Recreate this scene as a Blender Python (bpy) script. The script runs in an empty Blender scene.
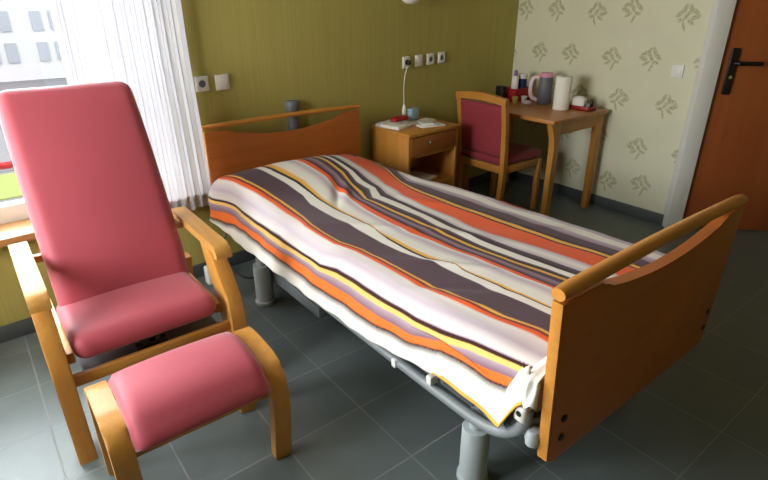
import bpy, bmesh, math, random
from mathutils import Vector, Matrix
random.seed(7)
C = bpy.context.collection
S = bpy.context.scene
PI = math.pi
TH = math.atan(0.059)          # the window wall is not quite square to the bed
WB = Vector((0, 2.905, 0))     # where that wall meets x = 0

# ------------------------------------------------------------ helpers
def srgb(r, g, b):
    f = lambda c: (c/255/12.92) if c/255 <= .04045 else ((c/255+.055)/1.055)**2.4
    return (f(r), f(g), f(b), 1)
WORLD = {}
def wl(o): return WORLD[o.name]
def link(name, bm, mat, parent=None, origin=None, shift=True, smooth=None):
    """One mesh object. Shapes are given in world coordinates (shift) or in the thing's own (shift=False)."""
    o_ = Vector(origin) if origin is not None else (wl(parent) if parent else Vector((0, 0, 0)))
    if shift: bmesh.ops.translate(bm, verts=bm.verts, vec=-o_)
    bmesh.ops.recalc_face_normals(bm, faces=bm.faces)
    me = bpy.data.meshes.new(name)
    bm.to_mesh(me); bm.free()
    for p in me.polygons: p.use_smooth = True
    if smooth is not True:
        me.set_sharp_from_angle(angle=math.radians(smooth or 35))
    if mat: me.materials.append(mat)
    o = bpy.data.objects.new(name, me); C.objects.link(o)
    if parent: o.parent = parent
    else: o.location = o_
    WORLD[o.name] = o_
    return o
def tag(o, label=None, cat=None, group=None, kind=None):
    if label: o['label'] = label
    if cat: o['category'] = cat
    if group: o['group'] = group
    if kind: o['kind'] = kind
    return o
def thing(name, loc, label, cat, rz=0, group=None):
    o = bpy.data.objects.new(name, None); C.objects.link(o)
    o.location = loc; o.rotation_euler = (0, 0, rz); o.empty_display_size = .1
    WORLD[o.name] = Vector(loc)
    return tag(o, label, cat, group)
def struct(name, bm, mat, parent=None, origin=None, rot=0, shift=True, label=None, smooth=None):
    o = link(name, bm, mat, parent, origin, shift, smooth)
    if not parent: tag(o, label, None, None, 'structure')
    if rot: o.rotation_euler = (0, 0, rot)
    return o
def B(): return bmesh.new()
def xf(bm, vs, M): bmesh.ops.transform(bm, matrix=M, verts=vs)
def box(bm, x0, x1, y0, y1, z0, z1, bev=0, seg=2, M=None):
    r = bmesh.ops.create_cube(bm, size=1)
    vs = r['verts']
    for v in vs:
        v.co = Vector(((x0+x1)/2+v.co.x*(x1-x0), (y0+y1)/2+v.co.y*(y1-y0), (z0+z1)/2+v.co.z*(z1-z0)))
    if bev:
        es = list({e for v in vs for e in v.link_edges})
        rr = bmesh.ops.bevel(bm, geom=es, offset=bev, segments=seg, affect='EDGES', profile=.5)
        vs = list({v for f in rr['faces'] for v in f.verts} | {v for v in vs if v.is_valid})
    if M: xf(bm, vs, M)
    return vs
def prism(bm, pts, axis, a0, a1, bev=0, seg=2):
    """2D outline extruded along an axis. axis 'x': pts are (y,z); 'y': (x,z); 'z': (x,y)."""
    def mk(p, a):
        return {'x': (a, p[0], p[1]), 'y': (p[0], a, p[1]), 'z': (p[0], p[1], a)}[axis]
    v0 = [bm.verts.new(mk(p, a0)) for p in pts]; v1 = [bm.verts.new(mk(p, a1)) for p in pts]
    n = len(pts)
    fs = [bm.faces.new(v0), bm.faces.new(v1[::-1])]
    for i in range(n):
        fs.append(bm.faces.new((v0[i], v1[i], v1[(i+1) % n], v0[(i+1) % n])))
    if bev:
        es = list(fs[0].edges) + list(fs[1].edges)
        bmesh.ops.bevel(bm, geom=es, offset=bev, segments=seg, affect='EDGES', profile=.5, clamp_overlap=True)
def tube(bm, path, r, n=12, closed=False, radii=None):
    path = [Vector(p) for p in path]; N = len(path); rings = []
    up = None
    for i, p in enumerate(path):
        a = path[i-1] if (i or closed) else p; b = path[(i+1) % N] if (i < N-1 or closed) else p
        t = (b-a).normalized()
        if up is None:
            up = Vector((0, 0, 1)) if abs(t.z) < .9 else Vector((0, 1, 0))
        s = t.cross(up)
        if s.length < 1e-4: s = t.cross(Vector((1, 0, 0)))
        s.normalize(); u = s.cross(t).normalized(); up = u
        rr = radii[i] if radii else r
        rings.append([bm.verts.new(p+(s*math.cos(k/n*2*PI)+u*math.sin(k/n*2*PI))*rr) for k in range(n)])
    for i in range(N if closed else N-1):
        A, D = rings[i], rings[(i+1) % N]
        for k in range(n): bm.faces.new((A[k], A[(k+1) % n], D[(k+1) % n], D[k]))
    if not closed:
        bm.faces.new(rings[0][::-1]); bm.faces.new(rings[-1])
def lathe(bm, prof, c=(0, 0, 0), n=24, M=None):
    rings = []; new = []
    for r, z in prof:
        if r < 1e-5: ring = [bm.verts.new((c[0], c[1], c[2]+z))]
        else: ring = [bm.verts.new((c[0]+r*math.cos(k/n*2*PI), c[1]+r*math.sin(k/n*2*PI), c[2]+z)) for k in range(n)]
        rings.append(ring); new += ring
    for a, b in zip(rings, rings[1:]):
        for k in range(n):
            q = [a[k % len(a)], a[(k+1) % n % len(a)], b[(k+1) % n % len(b)], b[k % len(b)]]
            q = list(dict.fromkeys(q))
            if len(q) > 2: bm.faces.new(q)
    for ring in (rings[0], rings[-1]):
        if len(ring) > 2: bm.faces.new(ring)
    if M: xf(bm, new, M)
    return new
def ribbon(bm, path, x0, x1, th, bev=.006):
    """bentwood strip: a (y,z) centre line given thickness th, extruded x0..x1"""
    n = len(path); A = []; D = []
    for i in range(n):
        a = path[max(0, i-1)]; b = path[min(n-1, i+1)]
        tx, tz = b[0]-a[0], b[1]-a[1]; L = math.hypot(tx, tz)
        nx, nz = -tz/L, tx/L
        A.append((path[i][0]+nx*th/2, path[i][1]+nz*th/2)); D.append((path[i][0]-nx*th/2, path[i][1]-nz*th/2))
    prism(bm, A+D[::-1], 'x', x0, x1, bev)
def curve(pts, n=8):
    """Catmull-Rom through the points"""
    out = []; P = [pts[0]]+list(pts)+[pts[-1]]
    for i in range(1, len(P)-2):
        for k in range(n):
            t = k/n; p0, p1, p2, p3 = P[i-1], P[i], P[i+1], P[i+2]
            out.append(tuple(.5*(2*b+(c-a)*t+(2*a-5*b+4*c-d)*t*t+(3*b-a-3*c+d)*t**3) for a, b, c, d in zip(p0, p1, p2, p3)))
    out.append(tuple(pts[-1])); return out
def pad(bm, sx, sy, sz, r, M, bulge=0, n=22, fn=None):
    """upholstered pad: rounded block of half sizes sx,sy,sz, faces along z bulged; M places it"""
    r0 = bmesh.ops.create_cube(bm, size=2)
    vs = r0['verts']; es = list({e for v in vs for e in v.link_edges})
    bmesh.ops.subdivide_edges(bm, edges=es, cuts=n, use_grid_fill=True)
    vs = list(bm.verts)
    for v in vs:
        u, w, t = v.co
        # crowd the grid towards the edges so that the rounding stays smooth
        e = lambda q: math.sin(q*PI/2)*.5+q*.5
        p = Vector((e(u)*sx, e(w)*sy, e(t)*sz))
        q = Vector((max(-(sx-r), min(sx-r, p.x)), max(-(sy-r), min(sy-r, p.y)), max(-(sz-r), min(sz-r, p.z))))
        d = p-q
        if d.length > 1e-9: p = q+d.normalized()*r
        k = (1-(p.x/sx)**2)*(1-(p.y/sy)**2)
        p.z += bulge*k*(1 if p.z > 0 else -.2)
        if fn: p = fn(p)
        v.co = p
    xf(bm, vs, M)

# ------------------------------------------------------------ materials
def mat(name):
    m = bpy.data.materials.new(name); m.use_nodes = True
    nt = m.node_tree; nt.nodes.clear()
    out = nt.nodes.new('ShaderNodeOutputMaterial'); p = nt.nodes.new('ShaderNodeBsdfPrincipled')
    nt.links.new(p.outputs[0], out.inputs[0])
    return m, nt, p, out
def N(nt, t, **kw):
    n = nt.nodes.new(t)
    for k, v in kw.items(): setattr(n, k, v)
    return n
def L(nt, a, b): nt.links.new(a, b)
def math_(nt, op, a, b=None, c=None):
    n = N(nt, 'ShaderNodeMath', operation=op)
    for i, v in enumerate((a, b, c)):
        if v is None: continue
        if isinstance(v, (int, float)): n.inputs[i].default_value = v
        else: L(nt, v, n.inputs[i])
    return n.outputs[0]
def mixc(nt, f, a, b):
    n = N(nt, 'ShaderNodeMix', data_type='RGBA')
    for s, v in ((n.inputs[0], f), (n.inputs[6], a), (n.inputs[7], b)):
        if isinstance(v, (int, float, tuple)): s.default_value = v
        else: L(nt, v, s)
    return n.outputs[2]
def noise(nt, scale, detail=3, vec=None, rough=.5):
    n = N(nt, 'ShaderNodeTexNoise'); n.inputs['Scale'].default_value = scale
    n.inputs['Detail'].default_value = detail; n.inputs['Roughness'].default_value = rough
    if vec is not None: L(nt, vec, n.inputs['Vector'])
    return n.outputs['Fac']
def objvec(nt, sc=(1, 1, 1), rot=(0, 0, 0)):
    tc = N(nt, 'ShaderNodeTexCoord'); mp = N(nt, 'ShaderNodeMapping')
    mp.inputs['Scale'].default_value = sc; mp.inputs['Rotation'].default_value = rot
    L(nt, tc.outputs['Object'], mp.inputs['Vector']); return mp.outputs['Vector']
def bump(nt, p, h, strength=.2, dist=.01):
    b = N(nt, 'ShaderNodeBump'); b.inputs['Strength'].default_value = strength; b.inputs['Distance'].default_value = dist
    L(nt, h, b.inputs['Height']); L(nt, b.outputs[0], p.inputs['Normal'])
def plain(name, rgb, rough=.5, metal=0, var=.06, spec=.5, bumpy=0, bscale=200):
    m, nt, p, o = mat(name)
    c = srgb(*rgb); f = noise(nt, 14, 3, objvec(nt))
    d = tuple(x*(1-var*2) for x in c[:3])+(1,)
    L(nt, mixc(nt, f, d, c), p.inputs['Base Color'])
    p.inputs['Roughness'].default_value = rough; p.inputs['Metallic'].default_value = metal
    p.inputs['Specular IOR Level'].default_value = spec
    if bumpy: bump(nt, p, noise(nt, bscale, 2, objvec(nt)), bumpy, .003)
    return m
def wood(name, a, b, axis='x', rough=.38, fine=1.0):
    m, nt, p, o = mat(name)
    sc = {'x': (1.2, 22, 22), 'y': (22, 1.2, 22), 'z': (22, 22, 1.2)}[axis]
    v = objvec(nt, tuple(s*fine for s in sc))
    f1 = noise(nt, 1.4, 4, v, .6); f2 = noise(nt, 7, 3, v, .6)
    r = N(nt, 'ShaderNodeMapRange'); r.inputs[1].default_value = .3; r.inputs[2].default_value = .7
    L(nt, math_(nt, 'ADD', math_(nt, 'MULTIPLY', f1, .7), math_(nt, 'MULTIPLY', f2, .3)), r.inputs[0])
    L(nt, mixc(nt, r.outputs[0], srgb(*a), srgb(*b)), p.inputs['Base Color'])
    p.inputs['Roughness'].default_value = rough
    bump(nt, p, f2, .05, .002)
    return m
def fabric(name, a, b, rough=.85, sheen=.25, scale=260, spec=.25):
    m, nt, p, o = mat(name)
    v = objvec(nt)
    wv = math_(nt, 'MULTIPLY', noise(nt, scale, 2, v), 1.0)
    L(nt, mixc(nt, noise(nt, 5, 3, v), srgb(*a), srgb(*b)), p.inputs['Base Color'])
    p.inputs['Roughness'].default_value = rough; p.inputs['Specular IOR Level'].default_value = spec
    p.inputs['Sheen Weight'].default_value = sheen; p.inputs['Sheen Roughness'].default_value = .4
    bump(nt, p, wv, .12, .002)
    return m
M = {}
M['beech'] = wood('beech', (182, 128, 58), (202, 152, 80), 'y', .5)
M['beech_up'] = wood('beech_upright', (180, 122, 50), (198, 144, 68), 'z', .35)
M['beech_x'] = wood('beech_cross', (180, 122, 52), (198, 144, 68), 'x', .38)
M['bedwood'] = wood('bed_board', (168, 94, 36), (186, 109, 48), 'x', .4)
M['bededge'] = wood('bed_edge', (180, 118, 44), (200, 138, 60), 'x', .32)
M['nightwood'] = wood('nightstand_wood', (178, 118, 46), (194, 136, 60), 'z', .42)
M['nighttop'] = wood('nightstand_top', (180, 122, 50), (196, 140, 64), 'x', .4)
M['drawerwood'] = wood('drawer_wood', (146, 88, 38), (162, 102, 48), 'x', .42)
M['deskwood'] = wood('desk_wood', (174, 118, 46), (192, 136, 60), 'z', .4)
M['desktop'] = wood('desk_top', (168, 108, 50), (186, 126, 62), 'y', .34)
M['chairwood'] = wood('desk_chair_wood', (172, 114, 44), (190, 132, 58), 'z', .38)
M['doorwood'] = wood('door_wood', (140, 72, 34), (158, 86, 44), 'z', .35, .5)
M['sillwood'] = wood('sill_wood', (170, 122, 74), (190, 142, 90), 'x', .4)
M['pink'] = fabric('pink_upholstery', (168, 70, 82), (178, 78, 90), .55, .3, 220, .35)
M['burgundy'] = fabric('burgundy_upholstery', (134, 46, 54), (146, 54, 62), .7, .2)
M['grey_metal'] = plain('grey_lacquer', (122, 128, 130), .4, .0, .04)
M['pale_grey'] = plain('pale_grey_lacquer', (168, 176, 178), .4, .0, .03)
M['dark_grey'] = plain('dark_grey_plastic', (66, 70, 78), .5)
M['mid_grey'] = plain('mid_grey_plastic', (104, 108, 116), .5)
M['black'] = plain('black_plastic', (22, 22, 24), .4)
M['blackmetal'] = plain('black_metal', (24, 22, 22), .35, .2)
M['white_plastic'] = plain('white_plastic', (226, 224, 218), .35, 0, .02)
M['white_paint'] = plain('white_paint', (222, 222, 218), .45, 0, .02)
M['white_cloth'] = fabric('white_cloth', (236, 234, 222), (244, 242, 234), .9, .1, 90)
M['mattress'] = fabric('mattress_cover', (222, 220, 208), (234, 232, 222), .9, .1, 60)
M['paper'] = plain('white_paper', (232, 230, 224), .8, 0, .03)
M['paper_roll'] = plain('paper_roll', (238, 236, 226), .9, 0, .03, .2, .3, 60)
M['red'] = plain('red_plastic', (176, 28, 34), .4)
M['darkred'] = plain('dark_red_lacquer', (150, 26, 30), .4)
M['pinkplastic'] = plain('pink_plastic', (226, 150, 176), .4)
M['palepink'] = plain('pale_pink_paper', (232, 212, 220), .7)
M['lilac'] = plain('lilac_plastic', (140, 90, 160), .4)
M['navy'] = plain('navy_plastic', (30, 40, 84), .4)
M['skyblue'] = plain('pale_blue_card', (160, 196, 216), .6)
M['yellowgreen'] = plain('yellow_green_plastic', (190, 180, 84), .5)
M['cardboard'] = plain('cardboard_core', (150, 118, 84), .9)
M['chrome'] = plain('chrome', (200, 200, 200), .2, 1, .02)
M['greypaper'] = plain('grey_printed_paper', (150, 150, 150), .8, 0, .25)

def news_mat():
    m, nt, p, o = mat('newsprint')
    f = noise(nt, 1.0, 4, objvec(nt, (26, 90, 26)), .7); g = noise(nt, 14, 2, objvec(nt))
    a = N(nt, 'ShaderNodeMapRange'); a.inputs[1].default_value = .5; a.inputs[2].default_value = .62; L(nt, f, a.inputs[0])
    b = N(nt, 'ShaderNodeMapRange'); b.inputs[1].default_value = .45; b.inputs[2].default_value = .6; L(nt, g, b.inputs[0])
    k = math_(nt, 'MULTIPLY', a.outputs[0], b.outputs[0])
    L(nt, mixc(nt, k, srgb(228, 226, 220), srgb(70, 70, 72)), p.inputs['Base Color']); p.inputs['Roughness'].default_value = .8
    return m
M['news'] = news_mat()
def tile_mat():
    m, nt, p, o = mat('floor_tiles')
    tc = N(nt, 'ShaderNodeTexCoord'); sp = N(nt, 'ShaderNodeSeparateXYZ'); L(nt, tc.outputs['Object'], sp.inputs[0])
    TX, TY = .3438, .3295
    gx = math_(nt, 'DIVIDE', math_(nt, 'SUBTRACT', sp.outputs[0], .981), TX)
    gy = math_(nt, 'DIVIDE', math_(nt, 'SUBTRACT', sp.outputs[1], .432), TY)
    fx = math_(nt, 'ABSOLUTE', math_(nt, 'SUBTRACT', math_(nt, 'FRACT', gx), .5))
    fy = math_(nt, 'ABSOLUTE', math_(nt, 'SUBTRACT', math_(nt, 'FRACT', gy), .5))
    g = math_(nt, 'GREATER_THAN', math_(nt, 'MAXIMUM', fx, fy), .4905)
    cx = math_(nt, 'FLOOR', gx); cy = math_(nt, 'FLOOR', gy)
    cv = N(nt, 'ShaderNodeCombineXYZ'); L(nt, cx, cv.inputs[0]); L(nt, cy, cv.inputs[1])
    wn = N(nt, 'ShaderNodeTexWhiteNoise'); L(nt, cv.outputs[0], wn.inputs['Vector'])
    f = math_(nt, 'ADD', math_(nt, 'MULTIPLY', noise(nt, 9, 5, tc.outputs['Object'], .6), .7), math_(nt, 'MULTIPLY', wn.outputs['Value'], .3))
    tile = mixc(nt, f, srgb(86, 95, 94), srgb(105, 115, 113))
    L(nt, mixc(nt, g, tile, srgb(126, 129, 126)), p.inputs['Base Color'])
    rg = math_(nt, 'ADD', math_(nt, 'MULTIPLY', noise(nt, 30, 3, tc.outputs['Object']), .16), .33)
    L(nt, math_(nt, 'ADD', rg, math_(nt, 'MULTIPLY', g, .4)), p.inputs['Roughness'])
    p.inputs['Specular IOR Level'].default_value = .42
    bump(nt, p, math_(nt, 'SUBTRACT', 1, g), .3, .002)
    return m
M['tiles'] = tile_mat()
M['skirting'] = plain('grey_tile_skirting', (78, 84, 86), .35, 0, .05)

def olive_mat():
    m, nt, p, o = mat('olive_wallpaper')
    v = objvec(nt, (60, 60, .8)); f = noise(nt, 1.5, 4, v, .65)
    v2 = objvec(nt, (1, 1, 1)); f2 = noise(nt, 2.2, 3, v2)
    k = math_(nt, 'ADD', math_(nt, 'MULTIPLY', f, .7), math_(nt, 'MULTIPLY', f2, .3))
    r = N(nt, 'ShaderNodeMapRange'); r.inputs[1].default_value = .3; r.inputs[2].default_value = .7; L(nt, k, r.inputs[0])
    L(nt, mixc(nt, r.outputs[0], srgb(162, 153, 82), srgb(180, 171, 100)), p.inputs['Base Color'])
    p.inputs['Roughness'].default_value = .8; p.inputs['Specular IOR Level'].default_value = .25
    bump(nt, p, f, .12, .003)
    return m
M['olive'] = olive_mat()

def sprig_mat():
    """cream wallpaper with leaf sprigs, printed in a staggered repeat (object y,z)"""
    m, nt, p, o = mat('sprig_wallpaper')
    tc = N(nt, 'ShaderNodeTexCoord'); sp = N(nt, 'ShaderNodeSeparateXYZ'); L(nt, tc.outputs['Object'], sp.inputs[0])
    PX, PZ = .315, .30
    y, z = sp.outputs[1], sp.outputs[2]
    rz = math_(nt, 'DIVIDE', math_(nt, 'SUBTRACT', z, .09), PZ)
    row = math_(nt, 'FLOOR', rz); odd = math_(nt, 'FRACT', math_(nt, 'MULTIPLY', row, .5))
    ry = math_(nt, 'ADD', math_(nt, 'DIVIDE', math_(nt, 'SUBTRACT', 3.20, y), PX), math_(nt, 'MULTIPLY', odd, .8))
    col = math_(nt, 'FLOOR', ry)
    cv = N(nt, 'ShaderNodeCombineXYZ'); L(nt, row, cv.inputs[0]); L(nt, col, cv.inputs[1])
    wn = N(nt, 'ShaderNodeTexWhiteNoise', noise_dimensions='2D'); L(nt, cv.outputs[0], wn.inputs['Vector'])
    ws = N(nt, 'ShaderNodeSeparateXYZ'); L(nt, wn.outputs['Color'], ws.inputs[0])
    flip = math_(nt, 'SUBTRACT', math_(nt, 'MULTIPLY', math_(nt, 'GREATER_THAN', ws.outputs[2], .5), 2), 1)
    u = math_(nt, 'MULTIPLY', math_(nt, 'ADD', math_(nt, 'SUBTRACT', math_(nt, 'FRACT', ry), .5), math_(nt, 'MULTIPLY', math_(nt, 'SUBTRACT', ws.outputs[0], .5), .25)), PX)
    u = math_(nt, 'MULTIPLY', u, flip)
    w = math_(nt, 'MULTIPLY', math_(nt, 'ADD', math_(nt, 'SUBTRACT', math_(nt, 'FRACT', rz), .5), math_(nt, 'MULTIPLY', math_(nt, 'SUBTRACT', ws.outputs[1], .5), .2)), PZ)
    acc = None
    leaves = [(-.045, .02, 40, .030, .013), (-.02, .05, 70, .030, .012), (.02, .048, 110, .028, .013), (.05, .035, 150, .026, .012),
              (.055, .0, 20, .030, .014), (.03, -.03, -30, .026, .010), (-.01, -.055, -70, .030, .008), (-.035, -.02, 10, .022, .011), (.0, .01, 60, .024, .012)]
    for (cx, cz, a, la, lb) in leaves:
        ca, sa = math.cos(math.radians(a)), math.sin(math.radians(a))
        du = math_(nt, 'SUBTRACT', u, cx); dw = math_(nt, 'SUBTRACT', w, cz)
        p1 = math_(nt, 'ADD', math_(nt, 'MULTIPLY', du, ca/la), math_(nt, 'MULTIPLY', dw, sa/la))
        p2 = math_(nt, 'ADD', math_(nt, 'MULTIPLY', du, -sa/lb), math_(nt, 'MULTIPLY', dw, ca/lb))
        d = math_(nt, 'ADD', math_(nt, 'MULTIPLY', p1, p1), math_(nt, 'MULTIPLY', p2, p2))
        acc = d if acc is None else math_(nt, 'MINIMUM', acc, d)
    n1 = noise(nt, 90, 3, tc.outputs['Object'])
    r = N(nt, 'ShaderNodeMapRange'); r.inputs[1].default_value = 1.9; r.inputs[2].default_value = .5; L(nt, acc, r.inputs[0])
    r2 = N(nt, 'ShaderNodeMapRange'); r2.inputs[1].default_value = .32; r2.inputs[2].default_value = .54; L(nt, n1, r2.inputs[0])
    msk = math_(nt, 'MULTIPLY', math_(nt, 'MULTIPLY', r.outputs[0], r2.outputs[0]), .66)
    paper = mixc(nt, noise(nt, 6, 3, tc.outputs['Object']), srgb(207, 207, 180), srgb(217, 217, 192))
    L(nt, mixc(nt, msk, paper, srgb(138, 136, 78)), p.inputs['Base Color'])
    p.inputs['Roughness'].default_value = .75; p.inputs['Specular IOR Level'].default_value = .3
    return m
M['sprig'] = sprig_mat()
M['plaster'] = plain('cream_plaster', (214, 208, 186), .85, 0, .03)
M['ceiling'] = plain('white_ceiling', (226, 224, 216), .9, 0, .02)

def glass_mat():
    m, nt, p, o = mat('window_glass'); nt.nodes.remove(p)
    t = N(nt, 'ShaderNodeBsdfTransparent'); g = N(nt, 'ShaderNodeBsdfGlossy'); g.inputs['Roughness'].default_value = .02
    fr = N(nt, 'ShaderNodeFresnel'); fr.inputs[0].default_value = 1.45
    mx = N(nt, 'ShaderNodeMixShader'); L(nt, math_(nt, 'MULTIPLY', fr.outputs[0], .6), mx.inputs[0]); L(nt, t.outputs[0], mx.inputs[1]); L(nt, g.outputs[0], mx.inputs[2])
    L(nt, mx.outputs[0], o.inputs[0]); return m
M['glass'] = glass_mat()
def sheer_mat():
    m, nt, p, o = mat('sheer_voile'); nt.nodes.remove(p)
    tr = N(nt, 'ShaderNodeBsdfTranslucent'); tr.inputs[0].default_value = srgb(150, 150, 155)
    df = N(nt, 'ShaderNodeBsdfDiffuse'); df.inputs[0].default_value = srgb(228, 228, 234)
    tp = N(nt, 'ShaderNodeBsdfTransparent')
    a = N(nt, 'ShaderNodeMixShader'); a.inputs[0].default_value = .45; L(nt, tr.outputs[0], a.inputs[1]); L(nt, df.outputs[0], a.inputs[2])
    b = N(nt, 'ShaderNodeMixShader')
    f = noise(nt, 3, 2, objvec(nt, (18, 18, .6)))
    L(nt, math_(nt, 'ADD', math_(nt, 'MULTIPLY', f, .06), .01), b.inputs[0])
    L(nt, a.outputs[0], b.inputs[1]); L(nt, tp.outputs[0], b.inputs[2]); L(nt, b.outputs[0], o.inputs[0]); return m
M['sheer'] = sheer_mat()

def blanket_mat():
    m, nt, p, o = mat('striped_blanket')
    uv = N(nt, 'ShaderNodeUVMap'); uv.uv_map = 'stripes'
    s = N(nt, 'ShaderNodeSeparateXYZ'); L(nt, uv.outputs[0], s.inputs[0])
    wob = math_(nt, 'MULTIPLY', math_(nt, 'SUBTRACT', noise(nt, 240, 2), .5), .002)
    v = math_(nt, 'ADD', s.outputs[0], wob)
    W = (226, 222, 212); LV = (190, 176, 186); MV = (150, 126, 142); DP = (84, 64, 72); DK = (58, 30, 30); BK = (44, 34, 34)
    OR = (226, 92, 36); LO = (234, 116, 46); YE = (226, 172, 70); PY = (236, 192, 106); TAN = (206, 150, 74)
    bands = [(0, YE, YE), (.010, W, W), (.053, DK, DK), (.058, LO, LO), (.079, (122, 92, 106), (172, 150, 162)), (.101, PY, PY), (.114, DK, DK), (.127, MV, LV), (.130, W, LV), (.165, LV, W),
             (.207, OR, OR), (.2225, DK, DK), (.2275, TAN, YE), (.237, DP, DP), (.315, W, W), (.345, BK, BK), (.353, YE, YE), (.367, W, W), (.395, W, LV), (.420, LV, W),
             (.436, OR, OR), (.450, DK, DK), (.457, DP, MV), (.480, DP, DK), (.496, YE, YE), (.507, BK, DP), (.524, W, W), (.550, BK, DP), (.572, LV, W), (.594, W, LV),
             (.617, OR, OR), (.690, BK, BK), (.697, YE, YE), (.712, BK, DP), (.735, DP, DP), (.764, MV, LV), (.792, W, W), (.825, LV, LV), (.848, BK, BK), (.853, OR, OR), (.870, W, LV), (1.0, W, W)]
    def ramp(bs, end):
        r = N(nt, 'ShaderNodeValToRGB'); el = r.color_ramp.elements
        st = []
        for i, (a, c0, c1) in enumerate(bs):
            b = bs[i+1][0] if i+1 < len(bs) else end
            st += [(a+.0006, c0), (b-.0006, c1)] if c0 != c1 or True else []
        st = st[:32]
        el[0].position, el[0].color = st[0][0], srgb(*st[0][1]); el[1].position, el[1].color = st[-1][0], srgb(*st[-1][1])
        for q, c in st[1:-1]:
            e = el.new(q); e.color = srgb(*c)
        L(nt, v, r.inputs[0]); return r.outputs[0]
    k = (0, 15, 29, len(bands)-1)
    rs = [ramp(bands[k[i]:k[i+1]], bands[k[i+1]][0]) for i in range(3)]
    c = mixc(nt, math_(nt, 'GREATER_THAN', v, bands[k[1]][0]), rs[0], rs[1])
    c = mixc(nt, math_(nt, 'GREATER_THAN', v, bands[k[2]][0]), c, rs[2])
    L(nt, c, p.inputs['Base Color'])
    p.inputs['Roughness'].default_value = .9; p.inputs['Specular IOR Level'].default_value = .2
    p.inputs['Sheen Weight'].default_value = .1
    bump(nt, p, noise(nt, 180, 2, objvec(nt, (1, .4, 1))), .12, .003)
    return m
M['blanket'] = blanket_mat()
M['grass'] = plain('lawn_grass', (60, 64, 36), .9, 0, .15, 0)
M['paving'] = plain('outside_paving', (50, 50, 50), .9, 0, .06, 0)
M['render'] = plain('grey_render', (79, 79, 79), .9, 0, .04, 0)
M['winpane'] = plain('far_window_pane', (62, 64, 67), .5, 0, .04, 0)
M['redcap'] = plain('red_coping', (66, 16, 16), .6, 0, .05, 0)
SKY = 7
EXPOSURE = 1.98

# ------------------------------------------------------------ the room
XR = 3.889; XL = -1.35; YF = -1.7; CZ = 2.5
bm = B(); prism(bm, [(XL-.1, YF-.1), (5.2, YF-.1), (5.2, 3.6), (XL-.1, 3.6)], 'z', -.08, 0)
struct('floor', bm, M['tiles'], label='dark grey square floor tiles with pale grout')
bm = B(); box(bm, XL-.1, 5.2, YF-.1, 3.6, CZ, CZ+.1); struct('ceiling', bm, M['ceiling'])
# window wall (own frame: x along it, -y into the room)
WU0, WU1, WZ0, WZ1 = -1.25, .985, .525, 2.38
WT = .26
bm = B()
box(bm, XL-.15, WU0, 0, WT, 0, CZ); box(bm, WU1, 3.91, 0, WT, 0, CZ)
box(bm, WU0, WU1, 0, WT, 0, WZ0); box(bm, WU0, WU1, 0, WT, WZ1, CZ)
struct('wall_back', bm, M['olive'], origin=WB, rot=TH, shift=False, label='olive green grasscloth wall behind the bed')
# right wall, then the short slanted wall that carries the door
DP0 = Vector((3.852, 1.569, 0)); DANG = -PI/4          # along the slanted wall
bm = B(); box(bm, XR, XR+.12, 1.60, 3.25, 0, CZ); struct('wall_right', bm, M['sprig'], label='cream wallpapered wall with olive leaf sprigs')
DW0, DW1, DZ = .105, 1.02, 2.04
bm = B()
box(bm, .02, DW1+.03, .055, .14, 0, CZ); box(bm, DW1+.03, 1.75, .02, .14, 0, CZ)  # first block fills the doorway behind the leaf, added to block leaking sky light
struct('wall_slanted', bm, M['plaster'], origin=DP0, rot=DANG, shift=False)
bm = B(); box(bm, 5.0, 5.1, YF-.1, .6, 0, CZ); struct('wall_far_right', bm, M['olive'])
# left wall with the second window (outside the picture)
V0, V1, VZ0, VZ1 = 1.15, 2.45, .85, 2.25
bm = B()
box(bm, XL-.22, XL, YF, V0, 0, CZ); box(bm, XL-.22, XL, V1, 3.1, 0, CZ)
box(bm, XL-.22, XL, V0, V1, 0, VZ0); box(bm, XL-.22, XL, V0, V1, VZ1, CZ)
struct('wall_left', bm, M['olive'])
bm = B(); box(bm, XL-.1, 5.1, YF-.12, YF, 0, CZ); struct('wall_front', bm, M['olive'])
# baseboards
bm = B(); box(bm, XL, 3.88, -.014, -.001, 0, .085, .003); struct('baseboard_back', bm, M['skirting'], origin=WB, rot=TH, shift=False)
bm = B(); box(bm, XR-.014, XR-.001, 1.60, 3.11, 0, .085, .003); struct('baseboard_right', bm, M['skirting'])

def window(name, org, rot, u0, u1, z0, z1, depth, panes):
    bm = B(); f = .07; y0, y1 = depth-.07, depth
    box(bm, u0, u1, y0, y1, z0, z0+.095, .006); box(bm, u0, u1, y0, y1, z1-f, z1, .006)
    box(bm, u0, u0+f, y0, y1, z0+.09, z1-f, .006); box(bm, u1-f, u1, y0, y1, z0+.09, z1-f, .006)
    w = (u1-u0)/panes
    for k in range(1, panes): box(bm, u0+w*k-.045, u0+w*k+.045, y0, y1, z0+.09, z1-f, .006)
    fr = struct(name, bm, M['white_paint'], origin=org, rot=rot, shift=False, label='white framed window')
    for k in range(panes):
        bm = B(); box(bm, u0+w*k+.05, u0+w*(k+1)-.05, depth-.04, depth-.034, z0+.08, z1-.06)
        g = link('pane', bm, M['glass'], fr, shift=False)
    return fr
w1 = window('window_1', WB, TH, WU0, WU1, WZ0+.001, WZ1, WT-.02, 2)
bm = B(); box(bm, WU0-.04, WU1+.04, -.055, WT-.09, WZ0-.03, WZ0+.012, .008)
struct('window_sill', bm, M['sillwood'], w1, shift=False)
w2 = window('window_2', (XL, 0, 0), PI/2, V0, V1, VZ0+.001, VZ1, .2, 2)
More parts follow.
